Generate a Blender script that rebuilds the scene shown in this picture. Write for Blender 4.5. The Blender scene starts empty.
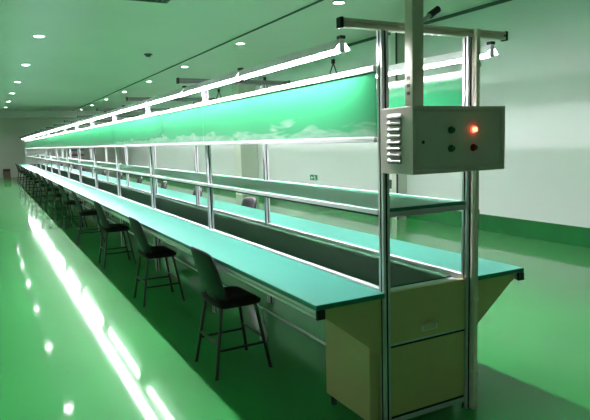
import bpy, bmesh, math, random
from mathutils import Vector, Matrix
random.seed(7)
scene = bpy.context.scene
COL = scene.collection
PI = math.pi

# ------------------------------------------------------------------ materials
def mat(name, base, rough=0.5, metal=0.0, emit=None, estr=0.0, coat=0.0, spec=0.5, noise=None, bump=None):
    m = bpy.data.materials.new(name); m.use_nodes = True
    nt = m.node_tree; b = nt.nodes['Principled BSDF']
    b.inputs['Base Color'].default_value = (*base, 1)
    b.inputs['Roughness'].default_value = rough
    b.inputs['Metallic'].default_value = metal
    b.inputs['Specular IOR Level'].default_value = spec
    b.inputs['Coat Weight'].default_value = coat
    b.inputs['Coat Roughness'].default_value = 0.06
    if emit:
        b.inputs['Emission Color'].default_value = (*emit, 1)
        b.inputs['Emission Strength'].default_value = estr
    tc = nt.nodes.new('ShaderNodeTexCoord')
    if noise:                                   # (scale, amount): slight mottling of the surface's own colour
        n = nt.nodes.new('ShaderNodeTexNoise'); n.inputs['Scale'].default_value = noise[0]
        n.inputs['Detail'].default_value = 4
        nt.links.new(tc.outputs['Object'], n.inputs['Vector'])
        r = nt.nodes.new('ShaderNodeValToRGB')
        a = noise[1]
        r.color_ramp.elements[0].position = 0.3; r.color_ramp.elements[1].position = 0.7
        r.color_ramp.elements[0].color = (*[c * (1 - a) for c in base], 1)
        r.color_ramp.elements[1].color = (*[min(1, c * (1 + a)) for c in base], 1)
        nt.links.new(n.outputs['Fac'], r.inputs['Fac'])
        nt.links.new(r.outputs['Color'], b.inputs['Base Color'])
    if bump:                                    # (scale, strength, distance)
        n = nt.nodes.new('ShaderNodeTexNoise'); n.inputs['Scale'].default_value = bump[0]
        nt.links.new(tc.outputs['Object'], n.inputs['Vector'])
        bp = nt.nodes.new('ShaderNodeBump'); bp.inputs['Strength'].default_value = bump[1]
        bp.inputs['Distance'].default_value = bump[2]
        nt.links.new(n.outputs['Fac'], bp.inputs['Height'])
        nt.links.new(bp.outputs['Normal'], b.inputs['Normal'])
    return m

M = {}
M['floor'] = mat('floor_epoxy', (0.034, 0.325, 0.072), 0.45, coat=0.85, spec=0.06, noise=(0.6, 0.07))
M['wall'] = mat('wall_paint', (0.78, 0.82, 0.80), 0.35, noise=(0.5, 0.02))
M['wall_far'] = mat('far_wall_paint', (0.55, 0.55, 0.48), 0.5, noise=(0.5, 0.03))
M['ceiling'] = mat('ceiling_paint', (0.66, 0.70, 0.63), 0.4, noise=(0.35, 0.05))
M['band'] = mat('green_skirting_paint', (0.008, 0.15, 0.03), 0.25, noise=(2.0, 0.12))
M['pillar'] = mat('pillar_paint', (0.66, 0.70, 0.60), 0.5)
M['seam'] = mat('dark_seam', (0.06, 0.10, 0.075), 0.6)
M['alu'] = mat('aluminium', (0.70, 0.72, 0.72), 0.36, metal=0.45)
M['alu_white'] = mat('satin_aluminium_rail', (0.85, 0.88, 0.87), 0.4, metal=0.25)
M['work'] = mat('green_worktop_mat', (0.065, 0.34, 0.255), 0.34, noise=(3, 0.04))
M['work_edge'] = mat('green_worktop_edge', (0.01, 0.22, 0.14), 0.4)
M['belt'] = mat('dark_green_belt', (0.026, 0.105, 0.05), 0.5, spec=0.2, noise=(4, 0.06))
M['shelf'] = mat('green_shelf_laminate', (0.03, 0.22, 0.13), 0.3, spec=0.3)
M['cream'] = mat('cream_enamel', (0.64, 0.55, 0.26), 0.4)
M['beige'] = mat('beige_trunking', (0.58, 0.60, 0.45), 0.4)
M['race'] = mat('pale_raceway', (0.86, 0.82, 0.66), 0.4)
M['bar'] = mat('grey_green_bar', (0.16, 0.21, 0.18), 0.45)
M['box'] = mat('grey_box_enamel', (0.68, 0.64, 0.56), 0.38)
M['steel'] = mat('plain_steel', (0.6, 0.6, 0.6), 0.3, metal=0.9)
M['black'] = mat('black_plastic', (0.012, 0.013, 0.013), 0.4)
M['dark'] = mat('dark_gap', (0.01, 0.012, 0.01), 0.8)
M['chair'] = mat('black_chair_shell', (0.013, 0.015, 0.015), 0.5, spec=0.25)
M['seat'] = mat('black_maroon_seat', (0.018, 0.008, 0.011), 0.7, spec=0.2)
M['leg'] = mat('black_chair_leg', (0.012, 0.013, 0.013), 0.4)
M['shade'] = mat('white_reflector', (0.85, 0.87, 0.86), 0.3)
M['tube'] = mat('fluorescent_tube', (0.9, 0.95, 0.92), 0.4, emit=(0.99, 0.89, 0.98), estr=130)
M['lens'] = mat('downlight_lens', (0.9, 0.9, 0.9), 0.4, emit=(0.99, 0.89, 0.98), estr=45)
M['ring'] = mat('downlight_ring', (0.75, 0.78, 0.75), 0.4)
M['red_on'] = mat('lit_red_button', (0.9, 0.06, 0.03), 0.3, emit=(1.0, 0.07, 0.03), estr=1.6)
M['red_core'] = mat('lit_red_button_core', (0.9, 0.2, 0.1), 0.3, emit=(1.0, 0.22, 0.12), estr=3.0)
M['red'] = mat('dark_red_button', (0.22, 0.02, 0.015), 0.25)
M['green'] = mat('dark_green_button', (0.015, 0.14, 0.06), 0.25)
M['sign_green'] = mat('exit_sign_green', (0.005, 0.16, 0.085), 0.3)
M['sign_white'] = mat('exit_sign_white', (0.62, 0.86, 0.76), 0.4)
M['socket'] = mat('socket_white', (0.8, 0.82, 0.72), 0.4)
M['carton'] = mat('brown_carton', (0.16, 0.12, 0.08), 0.8)
M['carton_dark'] = mat('dark_lid', (0.015, 0.014, 0.012), 0.6)
M['pink'] = mat('notice_pink', (0.50, 0.36, 0.38), 0.6)
M['notice'] = mat('notice_board_grey', (0.13, 0.12, 0.14), 0.6)
M['bag'] = mat('pale_plastic_bag', (0.75, 0.8, 0.78), 0.25)
M['grey'] = mat('dark_grey_box', (0.06, 0.08, 0.075), 0.5)

# the glossy green board, with crumpled clear-white film left along its lower edge
def board_mat():
    m = mat('green_board', (0.032, 0.28, 0.115), 0.08, spec=0.5, coat=0.3)
    nt = m.node_tree; b = nt.nodes['Principled BSDF']
    tc = nt.nodes.new('ShaderNodeTexCoord')
    sx = nt.nodes.new('ShaderNodeSeparateXYZ'); nt.links.new(tc.outputs['Object'], sx.inputs[0])
    mp = nt.nodes.new('ShaderNodeMapping'); mp.inputs['Scale'].default_value = (1, 1, 5)
    nt.links.new(tc.outputs['Object'], mp.inputs['Vector'])
    n = nt.nodes.new('ShaderNodeTexNoise'); n.inputs['Scale'].default_value = 2.2; n.inputs['Detail'].default_value = 2
    n.inputs['Distortion'].default_value = 0.45
    nt.links.new(mp.outputs['Vector'], n.inputs['Vector'])
    # film mask: 1 near the bottom (z ~ 1.52), 0 above ~1.62, edge pushed about by the noise
    a = nt.nodes.new('ShaderNodeMath'); a.operation = 'MULTIPLY_ADD'
    nt.links.new(n.outputs['Fac'], a.inputs[0]); a.inputs[1].default_value = 0.30; a.inputs[2].default_value = 1.435
    s = nt.nodes.new('ShaderNodeMath'); s.operation = 'SUBTRACT'
    nt.links.new(a.outputs[0], s.inputs[0]); nt.links.new(sx.outputs['Z'], s.inputs[1])
    r = nt.nodes.new('ShaderNodeMapRange'); r.inputs['From Min'].default_value = 0.0; r.inputs['From Max'].default_value = 0.025
    r.inputs['To Max'].default_value = 0.45
    nt.links.new(s.outputs[0], r.inputs['Value'])
    n2 = nt.nodes.new('ShaderNodeTexNoise'); n2.inputs['Scale'].default_value = 7; nt.links.new(mp.outputs['Vector'], n2.inputs['Vector'])
    mm = nt.nodes.new('ShaderNodeMath'); mm.operation = 'MULTIPLY'
    nt.links.new(r.outputs[0], mm.inputs[0]); nt.links.new(n2.outputs['Fac'], mm.inputs[1])
    mx = nt.nodes.new('ShaderNodeMix'); mx.data_type = 'RGBA'
    mx.inputs['A'].default_value = (0.032, 0.28, 0.115, 1); mx.inputs['B'].default_value = (0.60, 0.68, 0.64, 1)
    nt.links.new(mm.outputs[0], mx.inputs['Factor'])
    nt.links.new(mx.outputs['Result'], b.inputs['Base Color'])
    return m
M['board'] = board_mat()

# ------------------------------------------------------------------ helpers
class MB:
    def __init__(s): s.bm = bmesh.new()
    def box(s, x0, x1, y0, y1, z0, z1, bev=0.0):
        t = bmesh.new()
        bmesh.ops.create_cube(t, size=1.0)
        for v in t.verts:
            v.co = Vector((x0 + (v.co.x + .5) * (x1 - x0), y0 + (v.co.y + .5) * (y1 - y0), z0 + (v.co.z + .5) * (z1 - z0)))
        if bev: bmesh.ops.bevel(t, geom=t.edges[:], offset=bev, segments=2, affect='EDGES', profile=0.5)
        s.add(t); return s
    def add(s, t):
        me = bpy.data.meshes.new('tmp'); t.to_mesh(me); t.free(); s.bm.from_mesh(me); bpy.data.meshes.remove(me)
    def prism(s, pts, axis, a, b):
        """extrude a closed 2-D outline along an axis: 'y' -> pts are (x,z), 'z' -> (x,y), 'x' -> (y,z)"""
        def P(p, t):
            return {'y': (p[0], t, p[1]), 'z': (p[0], p[1], t), 'x': (t, p[0], p[1])}[axis]
        A = [s.bm.verts.new(P(p, a)) for p in pts]; B = [s.bm.verts.new(P(p, b)) for p in pts]
        n = len(pts)
        for i in range(n): s.bm.faces.new((A[i], A[(i + 1) % n], B[(i + 1) % n], B[i]))
        s.bm.faces.new(A[::-1]); s.bm.faces.new(B)
        return s
    def tube(s, p, q, r, seg=10, r2=None):
        p, q = Vector(p), Vector(q); d = q - p
        t = bmesh.new()
        bmesh.ops.create_cone(t, cap_ends=True, segments=seg, radius1=r, radius2=r if r2 is None else r2, depth=d.length)
        t.transform(Matrix.Translation((p + q) / 2) @ d.to_track_quat('Z', 'Y').to_matrix().to_4x4())
        s.add(t); return s
    def build(s, name, m, parent=None, smooth=False):
        bmesh.ops.recalc_face_normals(s.bm, faces=s.bm.faces[:])
        me = bpy.data.meshes.new(name); s.bm.to_mesh(me); s.bm.free()
        if smooth:
            for f in me.polygons: f.use_smooth = True
        o = bpy.data.objects.new(name, me); COL.objects.link(o); me.materials.append(m)
        if parent: o.parent = parent
        return o

def slot_section(cx, cy, a=0.02, sw=0.005, sd=0.0145):
    """outline of a square slotted aluminium profile"""
    c = [(-a, -a), (-sw, -a), (-sw, -a + sd), (sw, -a + sd), (sw, -a), (a, -a),
         (a, -sw), (a - sd, -sw), (a - sd, sw), (a, sw), (a, a),
         (sw, a), (sw, a - sd), (-sw, a - sd), (-sw, a), (-a, a),
         (-a, sw), (-a + sd, sw), (-a + sd, -sw), (-a, -sw)]
    return [(cx + x, cy + y) for x, y in c]

def thing(name, label, cat, loc=(0, 0, 0), rz=0, group=None):
    o = bpy.data.objects.new(name, None); COL.objects.link(o)
    o.location = loc; o.rotation_euler = (0, 0, rz); o.empty_display_size = 0.1
    tag(o, label, cat, group); return o
def tag(o, label, cat, group=None):
    o['label'] = label; o['category'] = cat
    if group: o['group'] = group
    return o
def struct(o): o['kind'] = 'structure'; return o
def dup(root, loc, rz, label):
    r = root.copy(); COL.objects.link(r); r.location = loc; r.rotation_euler = (0, 0, rz); r['label'] = label
    for ch in list(root.children):
        c = ch.copy(); COL.objects.link(c); c.parent = r
        for g in list(ch.children):
            d = g.copy(); COL.objects.link(d); d.parent = c
    return r
ORD = ['nearest', 'second', 'third', 'fourth', 'fifth', 'sixth', 'seventh', 'eighth', 'ninth', 'tenth', 'eleventh', 'twelfth',
       'thirteenth', 'fourteenth', 'fifteenth', 'sixteenth', 'seventeenth', 'eighteenth', 'nineteenth', 'twentieth',
       'twenty-first', 'twenty-second', 'twenty-third', 'twenty-fourth']

# ------------------------------------------------------------------ the hall
WX, LX, FY, BY, H = 4.93, -5.2, 32.0, -6.5, 3.5
struct(MB().box(LX - .1, WX + .1, BY - .1, FY + .1, -.1, 0).build('floor', M['floor']))
struct(MB().box(LX - .1, WX + .1, BY - .1, FY + .1, H, H + .1).build('ceiling', M['ceiling']))
struct(MB().box(WX, WX + .1, BY, FY, 0, H).build('wall_right', M['wall']))
struct(MB().box(LX - .1, LX, BY, FY, 0, H).build('wall_left', M['wall']))
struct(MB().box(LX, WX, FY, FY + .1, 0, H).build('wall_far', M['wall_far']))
struct(MB().box(LX, WX, BY - .1, BY, 0, H).build('wall_near', M['wall']))
struct(MB().box(WX - .012, WX, BY, FY - .012, 0, .265).build('baseboard_right', M['band']))
struct(MB().box(LX, WX - .012, FY - .012, FY, 0, .10).build('baseboard_far', M['wall_far']))
struct(MB().box(2.385, 2.415, BY, FY, H - .02, H).build('trim_1', M['seam']))
struct(MB().box(LX, WX, FY - .25, FY, 3.14, H).build('trim_2', M['ceiling']))
struct(MB().box(4.40, WX, 12.95, 13.45, 0, H, .01).build('trim_3', M['pillar']))
struct(MB().box(4.70, WX, 6.24, 6.40, 0, H, .006).build('trim_4', M['pillar']))
struct(MB().box(WX - .03, WX, BY, FY, H - .05, H).build('trim_5', M['seam']))

# ------------------------------------------------------------------ the assembly line
W, T = 0.277, 0.695
NB = 14
YF = [0.0] + [2.53 + 2 * k for k in range(NB)]          # frame positions along the line
YE = YF[-1]
line = thing('assembly_line', 'long green topped double-sided assembly line bench with aluminium frames receding down the hall', 'assembly line')
for k, y in enumerate(YF):
    for sx in (-1, 1):
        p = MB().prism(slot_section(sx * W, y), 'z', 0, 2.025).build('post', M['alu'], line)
        p.data.materials.append(M['dark'])            # shade inside the slots, put in as near-black faces
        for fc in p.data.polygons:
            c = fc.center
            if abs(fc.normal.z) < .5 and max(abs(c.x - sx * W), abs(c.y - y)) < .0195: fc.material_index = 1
    # the crossbar over each pair of posts
    cb = MB().prism(slot_section(y, 2.045, .02), 'x', -.505, .53).build('crossbar', M['race'] if k == 0 else M['bar'], line)
    for sx in (-.505, .53):
        e = MB().box(min(sx, sx + math.copysign(.018, sx)), max(sx, sx + math.copysign(.018, sx)), y - .0202, y + .0202, 2.02, 2.07, .004)
        e.build('end_cap', M['black'], cb)
    # gussets that carry the worktops, one to each side
    for sx in (-1, 1):
        pts = [(sx * .298, .722), (sx * .665, .722), (sx * .665, .690), (sx * .622, .668), (sx * .298, .415)]
        MB().prism(pts, 'y', y + .003, y + .017).build('gusset', M['cream'], line)
for sx in (-1, 1):
    nm = 'worktop'
    a, b = sorted((sx * .298, sx * T))
    wt = MB().box(a, b, -.03, YE + .03, .7255, .7495, .003).build('worktop', M['work_edge'], line)
    MB().box(a + .002, b - .002, -.028, YE + .028, .7495, .7515).build('surface_mat', M['work'], wt)
    # aluminium edge profile below the worktop's front edge, black plug at the end
    a, b = sorted((sx * .650, sx * .690))
    er = MB().prism(slot_section((a + b) / 2, .7035, .0195), 'y', -.022, YE + .02).build('edge_rail', M['alu_white'], line)
    MB().box(a - .004, b + .004, -.034, -.022, .680, .7255, .003).build('end_cap', M['black'], er)
    # aluminium guide rail along the belt
    a, b = sorted((sx * .262, sx * .296))
    MB().box(a, b, .021, YE, .730, .762, .002).build('guide_rail', M['alu_white'], line)
    # thin rail low down on the posts
    MB().tube((sx * .305, .47 if sx < 0 else .02, .312), (sx * .305, YE + .02, .312), .008, 8).build('lower_rail', M['alu_white'], line)
bt = MB().box(-.262, .262, .10, YE, .722, .738).build('conveyor_belt', M['belt'], line)
MB().box(-.255, .255, .022, .098, .716, .733, .002).build('end_plate', M['alu'], line)
# shelf: dark green board in an aluminium frame
sh = MB().box(-.285, .285, .02, YE, 1.144, 1.162, .002).build('shelf', M['shelf'], line)
for sx in (-1, 1):
    a, b = sorted((sx * .282, sx * .303))
    MB().box(a, b, .021, YE, 1.140, 1.163, .002).build('shelf_rail', M['alu_white'], sh)
    MB().box(a + .004, b - .004, .021, YE, 1.130, 1.140).build('rail_groove', M['dark'], sh)
MB().box(-.257, .257, -.014, .020, 1.152, 1.170, .002).build('shelf_edge', M['work_edge'], sh)
cr = MB().prism(slot_section(0.0, 1.138, .014, .005, .008), 'x', -.257, .257).build('shelf_crossbar', M['alu'], sh)
# green boards, one a bay on each side, between white rails
for k in range(NB):
    y0, y1 = YF[k] + .022, YF[k + 1] + (.018 if k == NB - 1 else .018)
    for sx in (-1, 1):
        a, b = sorted((sx * .299, sx * .305))
        bd = MB().box(a, b, y0, y1, 1.522, 1.838).build('green_board', M['board'], line)
        a, b = sorted((sx * .2975, sx * .315))
        MB().box(a, b, y0, y1, 1.836, 1.864, .003).build('top_rail', M['alu_white'], bd)
        MB().box(a, b, y0, y1, 1.497, 1.524, .003).build('bottom_rail', M['alu_white'], bd)

# ------------------------------------------------------------------ end cabinet of the line
cab = thing('drive_cabinet', 'cream metal cabinet closing the near end of the line between the front posts', 'cabinet', (0, 0, 0))
MB().box(-.355, .250, .030, .465, .055, .700, .004).build('body', M['cream'], cab)
up = MB().box(-.252, .252, -.014, .021, .470, .744, .003).build('upper_panel', M['cream'], cab)
hd = MB().box(-.052, .052, -.020, -.012, .505, .553, .003).build('handle', M['race'], up)
MB().box(-.040, .040, -.0215, -.019, .512, .536).build('handle_recess', M['beige'], hd)
MB().box(-.050, .050, -.034, -.019, .541, .551, .002).build('handle_lip', M['cream'], hd)
MB().box(-.252, .252, -.012, .024, .452, .470).build('gap', M['dark'], cab)
MB().box(-.252, .252, -.018, .020, .4645, .474, .002).build('trim_strip', M['alu_white'], cab)
MB().box(-.252, .252, -.014, .024, .084, .452, .003).build('lower_panel', M['cream'], cab)
MB().box(-.252, .252, -.010, .024, .070, .084).build('gap', M['dark'], cab)
MB().box(-.252, .252, -.016, .020, .045, .070, .002).build('bottom_rail', M['alu'], cab)
for x, y in ((-.33, .07), (-.33, .42), (.22, .07), (.22, .42)):
    MB().tube((x, y, 0), (x, y, .06), .018, 12).build('foot', M['black'], cab)

# ------------------------------------------------------------------ control box, trunk and raceway
bx = thing('control_box', 'grey steel control box with push buttons hung on the near posts', 'control box', (0, 0, 0))
X0, X1, Yf, Yb, Z0, Z1 = -.311, .265, -.25, -.022, 1.348, 1.655
MB().box(X0, X1, Yf, Yb, Z0, Z1, .004).build('case', M['box'], bx)
fr = MB()
fr.box(X0, X1, Yf - .012, Yf + .001, Z1 - .020, Z1, .002).box(X0, X1, Yf - .012, Yf + .001, Z0, Z0 + .020, .002)
fr.box(X0, X0 + .020, Yf - .012, Yf + .001, Z0 + .02, Z1 - .02, .002).box(X1 - .020, X1, Yf - .012, Yf + .001, Z0 + .02, Z1 - .02, .002)
fr.build('front_frame', M['box'], bx)
dr = MB().box(X0 + .024, X1 - .024, Yf - .009, Yf + .002, Z0 + .024, Z1 - .024, .002).build('door', M['box'], bx)
MB().tube((-.250, Yf - .012, 1.493), (-.250, Yf - .006, 1.493), .008, 14).build('keyhole', M['black'], dr)
MB().box(-.2515, -.2485, Yf - .0105, Yf - .006, 1.503, 1.535).build('latch_slot', M['steel'], dr)
def button(x, z, m, lit=False):
    b = MB().tube((x, Yf - .016, z), (x, Yf - .006, z), .017, 20).build('button_ring', M['red'] if lit else m, dr)
    if lit: b.data.materials[0] = M['red_on']
    c = MB().tube((x, Yf - .028, z), (x, Yf - .015, z), .012, 20).build('push_button', M['red_core'] if lit else m, dr)
    c['label'] = {'lit_red_button_core': 'lit red push button', 'dark_red_button': 'dark red push button', 'dark_green_button': 'dark green push button'}[c.data.materials[0].name]
button(-.086, 1.545, M['green']); button(.054, 1.545, M['red_on'], True)
button(-.086, 1.460, M['green']); button(.054, 1.460, M['red'])
for k in range(8):
    z = 1.405 + k * .0290
    lv = MB().prism([(X0 + .001, z), (X0 - .013, z), (X0 - .013, z + .004), (X0 + .001, z + .019)], 'y', -.183, -.088)
    lv.box(X0 - .012, X0 + .0005, -.181, -.090, z - .004, z + .0005)
    lo = lv.build('louver', M['box'], bx)
    MB().box(X0 - .0105, X0 - .0002, -.180, -.091, z - .0075, z - .0035).build('louver_gap', M['dark'], lo)
# bracket straps that fix the case on the posts
for z in (1.40, 1.60):
    MB().box(-.257, .257, -.0222, -.0202, z - .015, z + .015).build('mounting_strap', M['steel'], bx)

tr = thing('duct_column', 'wide square beige cable trunk rising from the control box to the ceiling', 'duct', (0, 0, 0))
tb = MB().box(-.176, -.108, -.100, -.040, 1.655, H, .004).build('duct', M['beige'], tr)
for k in range(3):
    z = 1.718 + k * .036
    MB().box(-.1775, -.1755, -.080, -.058, z, z + .016).build('slot', M['black'], tr)
hk = MB().tube((-.110, -.07, 2.056), (-.015, -.07, 2.118), .011, 12).build('side_nozzle', M['steel'], tr)
MB().tube((-.045, -.07, 2.098), (.008, -.07, 2.132), .017, 14).build('nozzle_cap', M['black'], hk)

rw = thing('cable_raceway', 'slim cream cable raceway standing beside the near right post', 'cable raceway', (0, 0, 0))
MB().box(.286, .313, -.050, -.0265, 0, 2.062, .003).build('channel', M['race'], rw)
for z in (.20, .62, 1.1, 1.87):
    MB().box(.280, .316, -.054, -.0265, z, z + .022, .001).build('clip', M['race'], rw)

# ------------------------------------------------------------------ tube lamps
def make_lamp():
    r = thing('tube_lamp', '', 'lamp')
    L = 1.25
    a = [(-.046, -.052), (-.006, 0), (.006, 0), (.046, -.052), (.044, -.053), (.004, -.006), (-.004, -.006), (-.044, -.053)]
    MB().prism(a, 'y', 0, L).build('reflector', M['shade'], r)
    MB().tube((0, .012, -.050), (0, L - .012, -.050), .015, 12).build('tube', M['tube'], r, True)
    for y in (0.0, L - .014):
        MB().box(-.015, .015, y, y + .013, -.066, -.004, .002).build('lamp_holder', M['shade'], r)
    MB().box(-.016, .016, -.004, .03, .0, .016, .002).build('clip', M['black'], r)
    return r
def lamp_label(k, side):
    n = ORD[k]
    s = 'aisle-side row' if side < 0 else 'row over the right worktop'
    return (f'nearest white tube lamp in the {s}' if k == 0 else f'{n} white tube lamp from near end, {s}')
proto = make_lamp()
def hanger(parent):
    h = MB()
    h.tube((0, .36, .075), (-.030, .36, .0), .005, 6); h.tube((0, .36, .075), (.030, .36, .0), .005, 6)
    h.tube((-.030, .36, 0), (-.034, .36, -.078), .005, 6); h.tube((.030, .36, 0), (.034, .36, -.078), .005, 6)
    h.box(-.012, .012, .348, .372, .070, .105, .003)
    h.build('hanger', M['black'], parent).location.z = .035
NL = 22
for side in (-1, 1):
    for k in range(NL):
        y = (.15 if side < 0 else .03) + 1.27 * k
        loc = (-.405 if side < 0 else .485, y, 2.005)
        if side < 0 and k == 0:
            o = proto; o.location = loc
        elif side > 0 and k == 0:
            o = dup(proto, loc, 0, '')
        else:
            o = dup(proto, loc, 0, '')
            if side > 0 and k in (1, 2, 3): hanger(o)
        o['label'] = lamp_label(k, side)
        o['group'] = 'tube lamps of the aisle-side row' if side < 0 else 'tube lamps of the far-side row'

# ------------------------------------------------------------------ stools
def make_chair():
    r = thing('high_chair', '', 'chair', group='chairs along the aisle side')
    # curved shell backrest, front of the chair is +X
    bm = bmesh.new(); NU, NV = 9, 9
    g = []
    for j in range(NV):
        v = j / (NV - 1)
        row = []
        z = .478 + v * .365
        hw = .178 + .022 * min(1, v * 3) - .022 * max(0, v - .7) / .3
        for i in range(NU):
            u = i / (NU - 1) * 2 - 1
            x = -.140 - .080 * v - .012 * v * v + .040 * u * u + .02 * (1 - v) ** 4
            zz = z - .030 * v ** 4 * abs(u) ** 3
            row.append(bm.verts.new((x, u * hw, zz)))
        g.append(row)
    for j in range(NV - 1):
        for i in range(NU - 1):
            bm.faces.new((g[j][i], g[j][i + 1], g[j + 1][i + 1], g[j + 1][i]))
    me = MB(); me.bm.free(); me.bm = bm
    o = me.build('backrest', M['chair'], r, True)
    s = o.modifiers.new('thickness', 'SOLIDIFY'); s.thickness = .022; s.offset = 0
    s = o.modifiers.new('smooth', 'SUBSURF'); s.levels = s.render_levels = 1
    # padded seat
    bm = bmesh.new(); N = 10; top = []; bot = []
    def sq(i, j):
        u, v = i / (N - 1) * 2 - 1, j / (N - 1) * 2 - 1
        return u * math.sqrt(1 - v * v * .18), v * math.sqrt(1 - u * u * .18), max(abs(u), abs(v))
    for i in range(N):
        a = []; b = []
        for j in range(N):
            u, v, m = sq(i, j)
            x, y = .005 + u * .160, v * .190
            a.append(bm.verts.new((x, y, .503 + .008 * v * v - .015 * max(0, u) ** 3 - .018 * max(0, m - .8) / .2)))
            b.append(bm.verts.new((x * .96, y * .96, .452)))
        top.append(a); bot.append(b)
    for i in range(N - 1):
        for j in range(N - 1):
            bm.faces.new((top[i][j], top[i + 1][j], top[i + 1][j + 1], top[i][j + 1]))
            bm.faces.new((bot[i][j], bot[i][j + 1], bot[i + 1][j + 1], bot[i + 1][j]))
    for i in range(N - 1):
        for (A, B) in (((i, 0), (i + 1, 0)), ((i + 1, N - 1), (i, N - 1)), ((0, i + 1), (0, i)), ((N - 1, i), (N - 1, i + 1))):
            bm.faces.new((bot[A[0]][A[1]], bot[B[0]][B[1]], top[B[0]][B[1]], top[A[0]][A[1]]))
    me = MB(); me.bm.free(); me.bm = bm
    me.build('seat', M['seat'], r, True)
    tops = {}; feet = {}
    for sx in (-1, 1):
        for sy in (-1, 1):
            p = (sx * .120, sy * .140, .452); q = (sx * .195 , sy * .190, 0.0)
            tops[sx, sy] = Vector(p); feet[sx, sy] = Vector(q)
            lg = MB().tube(q, p, .0115, 10).build('leg', M['leg'], r)
            MB().tube(q, Vector(q) + Vector((0, 0, .012)), .0135, 10).build('foot_cap', M['black'], lg)
    def at(k, z): return feet[k].lerp(tops[k], z / .452)
    for a, b, z in (((-1, -1), (1, -1), .175), ((-1, 1), (1, 1), .175), ((-1, -1), (-1, 1), .215), ((1, -1), (1, 1), .215)):
        MB().tube(at(a, z), at(b, z), .009, 8).build('rung', M['leg'], r)
    fr_ = MB()
    for sy in (-1, 1):
        fr_.tube((-.12, sy * .14, .446), (.12, sy * .14, .446), .009, 8)
        fr_.tube((-.12, sy * .09, .446), (-.150, sy * .09, .60), .008, 8)
    for sx in (-1, 1): fr_.tube((sx * .12, -.14, .446), (sx * .12, .14, .446), .009, 8)
    fr_.build('seat_frame', M['leg'], r)
    return r
c0 = make_chair()
for i in range(14):
    loc = (-.605 + random.uniform(-.02, .02) * (i > 0), 1.30 + 2.0 * i + random.uniform(-.06, .06) * (i > 0), 0)
    rz = random.uniform(-.10, .10) if i else 0.03
    lab = ('nearest black high-backed chair at the green worktop on the aisle side' if i == 0 else
           f'{ORD[i]} black high-backed chair from the near end, aisle side of the line')
    if i == 0: c0.location = loc; c0.rotation_euler.z = rz; c0['label'] = lab; o = c0
    else: o = dup(c0, loc, rz, lab)
    o['group'] = 'chairs along the aisle side'
for i in range(12):
    loc = (.665 + random.uniform(-.02, .02), 4.20 + 2.0 * i + random.uniform(-.05, .05), 0)
    lab = ('nearest of the black chairs behind the right worktop, only its back showing' if i == 0 else
           f'{ORD[i]} black chair from the near end behind the right worktop')
    o = dup(c0, loc, PI + random.uniform(-.12, .12), lab); o['group'] = 'chairs along the far side'

# pale plastic bag hung on the lower rail behind the nearest chair
bm = bmesh.new(); bmesh.ops.create_icosphere(bm, subdivisions=3, radius=1)
for v in bm.verts:
    n = v.co.copy()
    w = 1 + .16 * math.sin(7 * n.x + 5 * n.z) * math.sin(6 * n.y + 2) + .07 * math.sin(17 * n.z + 9 * n.y)
    t = (n.z + 1) / 2
    v.co = Vector((n.x * .024 * w, n.y * .060 * w * (1 - .55 * t), n.z * .085 * w + (.06 if n.z > .93 else 0)))
b_ = MB(); b_.bm.free(); b_.bm = bm
bag = b_.build('plastic_bag', M['bag'], None, True)
bag.location = (-.345, 1.345, .165)
tag(bag, 'crumpled pale plastic bag hanging under the table behind the nearest chair', 'plastic bag')

# ------------------------------------------------------------------ ceiling fittings
def make_down():
    r = thing('downlight', '', 'ceiling light')
    m = MB(); n = 24
    prof = [(.115, 0), (.115, -.008), (.085, -.014), (.072, -.006)]
    rings = [[m.bm.verts.new((a * math.cos(2 * PI * i / n), a * math.sin(2 * PI * i / n), z)) for i in range(n)] for a, z in prof]
    for k in range(len(prof) - 1):
        for i in range(n): m.bm.faces.new((rings[k][i], rings[k][(i + 1) % n], rings[k + 1][(i + 1) % n], rings[k + 1][i]))
    m.build('ring', M['ring'], r, True)
    MB().tube((0, 0, -.008), (0, 0, -.001), .074, 24).build('lens', M['lens'], r)
    return r
d0 = make_down(); first = True
rows = [(2.72, 1.34, 3.70, 9, 'right-hand ceiling row', 'downlights of the right-hand row'),  # each row starts with a downlight added out of view for ambient light
        (-.99, 1.25, 3.95, 8, 'left-hand ceiling row', 'downlights of the left-hand row')]
for X, y0, st, n, s, grp in rows:
    for k in range(n):
        lab = f'added out-of-view round downlight at the near end of the {s}' if k == 0 else f'{ORD[k]} round downlight from near end, {s}'
        loc = (X, y0 + st * k, H)
        if first: o = d0; o.location = loc; o['label'] = lab; first = False
        else: o = dup(d0, loc, 0, lab)
        o['group'] = grp

sp = thing('smoke_detector', 'small dark round detector on the ceiling above the aisle', 'detector', (1.33, 10.65, H))
MB().tube((0, 0, -.02), (0, 0, 0), .09, 20).build('base', M['grey'], sp)
MB().tube((0, 0, -.06), (0, 0, -.02), .045, 20, .07).build('sensor', M['grey'], sp)

vt = thing('ceiling_vent', 'dark slatted vent in the ceiling at the top edge above the lamps', 'vent', (.12, 5.62, H))
m_ = MB(); m_.box(-.30, .30, -.30, -.26, -.02, 0).box(-.30, .30, .26, .30, -.02, 0).box(-.30, -.26, -.26, .26, -.02, 0).box(.26, .30, -.26, .26, -.02, 0)
m_.build('frame', M['seam'], vt)
MB().box(-.26, .26, -.26, .26, -.004, 0).build('backing', M['dark'], vt)
for k in range(6):
    MB().prism([(-.22 + k * .085, -.004), (-.19 + k * .085, -.018), (-.187 + k * .085, -.016), (-.215 + k * .085, -.003)], 'y', -.26, .26).build('slat', M['seam'], vt)

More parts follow.
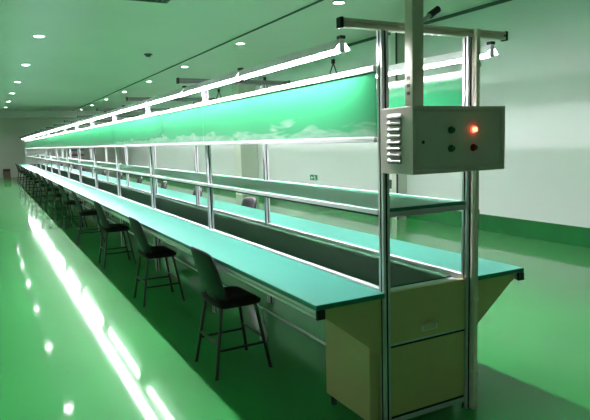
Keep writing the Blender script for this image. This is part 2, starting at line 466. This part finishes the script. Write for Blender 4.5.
# ------------------------------------------------------------------ right wall and far end
es = thing('exit_sign', 'small green exit sign low on the right wall with white running figure and arrow', 'exit sign', (WX, 9.70, .625))
MB().box(-.022, 0, -.18, .18, -.072, .072, .004).build('case', M['sign_white'], es)
MB().box(-.0245, -.0215, -.170, .170, -.063, .063).build('face', M['sign_green'], es)
pg = MB()
def pz(pts): pg.prism(pts, 'x', -.0265, -.024)          # outlines in (y, z); +y is to the left as seen
pz([(.020, .010), (.085, .010), (.085, .034), (.135, -.006), (.085, -.046), (.085, -.022), (.020, -.022)])      # arrow
pz([(-.012, .056), (-.030, .060), (-.042, .050), (-.036, .038), (-.018, .038), (-.008, .046)])                  # head
pz([(-.030, .034), (-.066, .026), (-.074, -.006), (-.050, -.010), (-.036, .010)])                               # trunk
pz([(-.030, .034), (.006, .012), (.000, .004), (-.038, .020)])                                                  # arm
pz([(-.066, .026), (-.098, .004), (-.090, -.004), (-.062, .014)])                                               # arm behind
pz([(-.050, -.008), (-.022, -.030), (-.028, -.058), (-.040, -.058), (-.036, -.034), (-.066, -.012)])            # leg
pz([(-.074, -.004), (-.088, -.034), (-.124, -.042), (-.124, -.054), (-.080, -.046), (-.058, -.008)])            # leg behind
pg.build('pictogram', M['sign_white'], es)

for y, lab in ((9.69, 'pale wall socket plate below the green exit sign'), (6.78, 'pale wall socket plate below the dark grey wall box')):
    so = thing('wall_socket', lab, 'socket', (WX, y, .335))
    MB().box(-.012, 0, -.06, .06, -.062, .062, .003).build('plate', M['socket'], so)
    MB().box(-.0135, -.0115, -.034, .034, -.036, .036).build('insert', M['grey'], so)
wb = thing('wall_box', 'dark grey box low on the right wall beside the slim pillar', 'wall box', (WX, 6.74, .625))
MB().box(-.06, 0, -.085, .085, -.085, .085, .006).build('case', M['grey'], wb)
MB().box(-.064, -.0585, -.07, .07, -.07, .07, .003).build('cover', M['grey'], wb)
cd = MB().tube((4.692, 6.222, .0), (4.692, 6.222, H), .018, 10).build('conduit', M['grey'])
tag(cd, 'dark vertical conduit pipe running up the slim pillar', 'pipe')

first_c = None
for i, x in enumerate((2.10, 2.375, 2.65)):
    for k in range(5):
        loc = (x, 31.55, k * .281)
        if first_c is None:
            first_c = thing('pink_carton', 'small pinkish carton with a dark lid in the stack by the far wall', 'carton', loc, 0, 'pinkish cartons stacked by the far wall')
            MB().box(-.13, .13, -.13, .13, 0, .17, .005).build('body', M['pink'], first_c)
            MB().box(-.132, .132, -.132, .132, .17, .28, .005).build('lid', M['notice'], first_c)
        else: dup(first_c, loc, 0, first_c['label'])

ct = thing('carton', 'small brown carton with a dark lid against the far wall', 'carton', (-1.12, 31.6, 0))
MB().box(-.17, .17, -.2, .2, 0, .34, .004).build('body', M['carton'], ct)
MB().box(-.16, .17, -.205, .205, .34, .47, .01).build('lid', M['carton_dark'], ct)

# ------------------------------------------------------------------ camera and view
yaw, pitch, roll, fpx = .487971619, -.120071487, -.02861242, 574.6304
f = Vector((math.sin(yaw) * math.cos(pitch), math.cos(yaw) * math.cos(pitch), math.sin(pitch)))
r = Vector((math.cos(yaw), -math.sin(yaw), 0)); u = r.cross(f)
r2 = r * math.cos(roll) + u * math.sin(roll); u2 = -r * math.sin(roll) + u * math.cos(roll)
cd_ = bpy.data.cameras.new('camera'); cam = bpy.data.objects.new('camera', cd_); COL.objects.link(cam)
cam.matrix_world = Matrix(((r2.x, u2.x, -f.x, -1.98653), (r2.y, u2.y, -f.y, -2.28316), (r2.z, u2.z, -f.z, 1.51638), (0, 0, 0, 1)))
cd_.sensor_width = 36; cd_.lens = fpx * 36 / 590; cd_.clip_end = 200
scene.camera = cam
w = bpy.data.worlds.new('world'); scene.world = w; w.use_nodes = True
w.node_tree.nodes['Background'].inputs[0].default_value = (.5, .6, .55, 1)
w.node_tree.nodes['Background'].inputs[1].default_value = 0.0
scene.view_settings.view_transform = 'Standard'; scene.view_settings.look = 'None'
scene.view_settings.gamma = 1; scene.view_settings.use_curve_mapping = False
scene.view_settings.exposure = 0.64
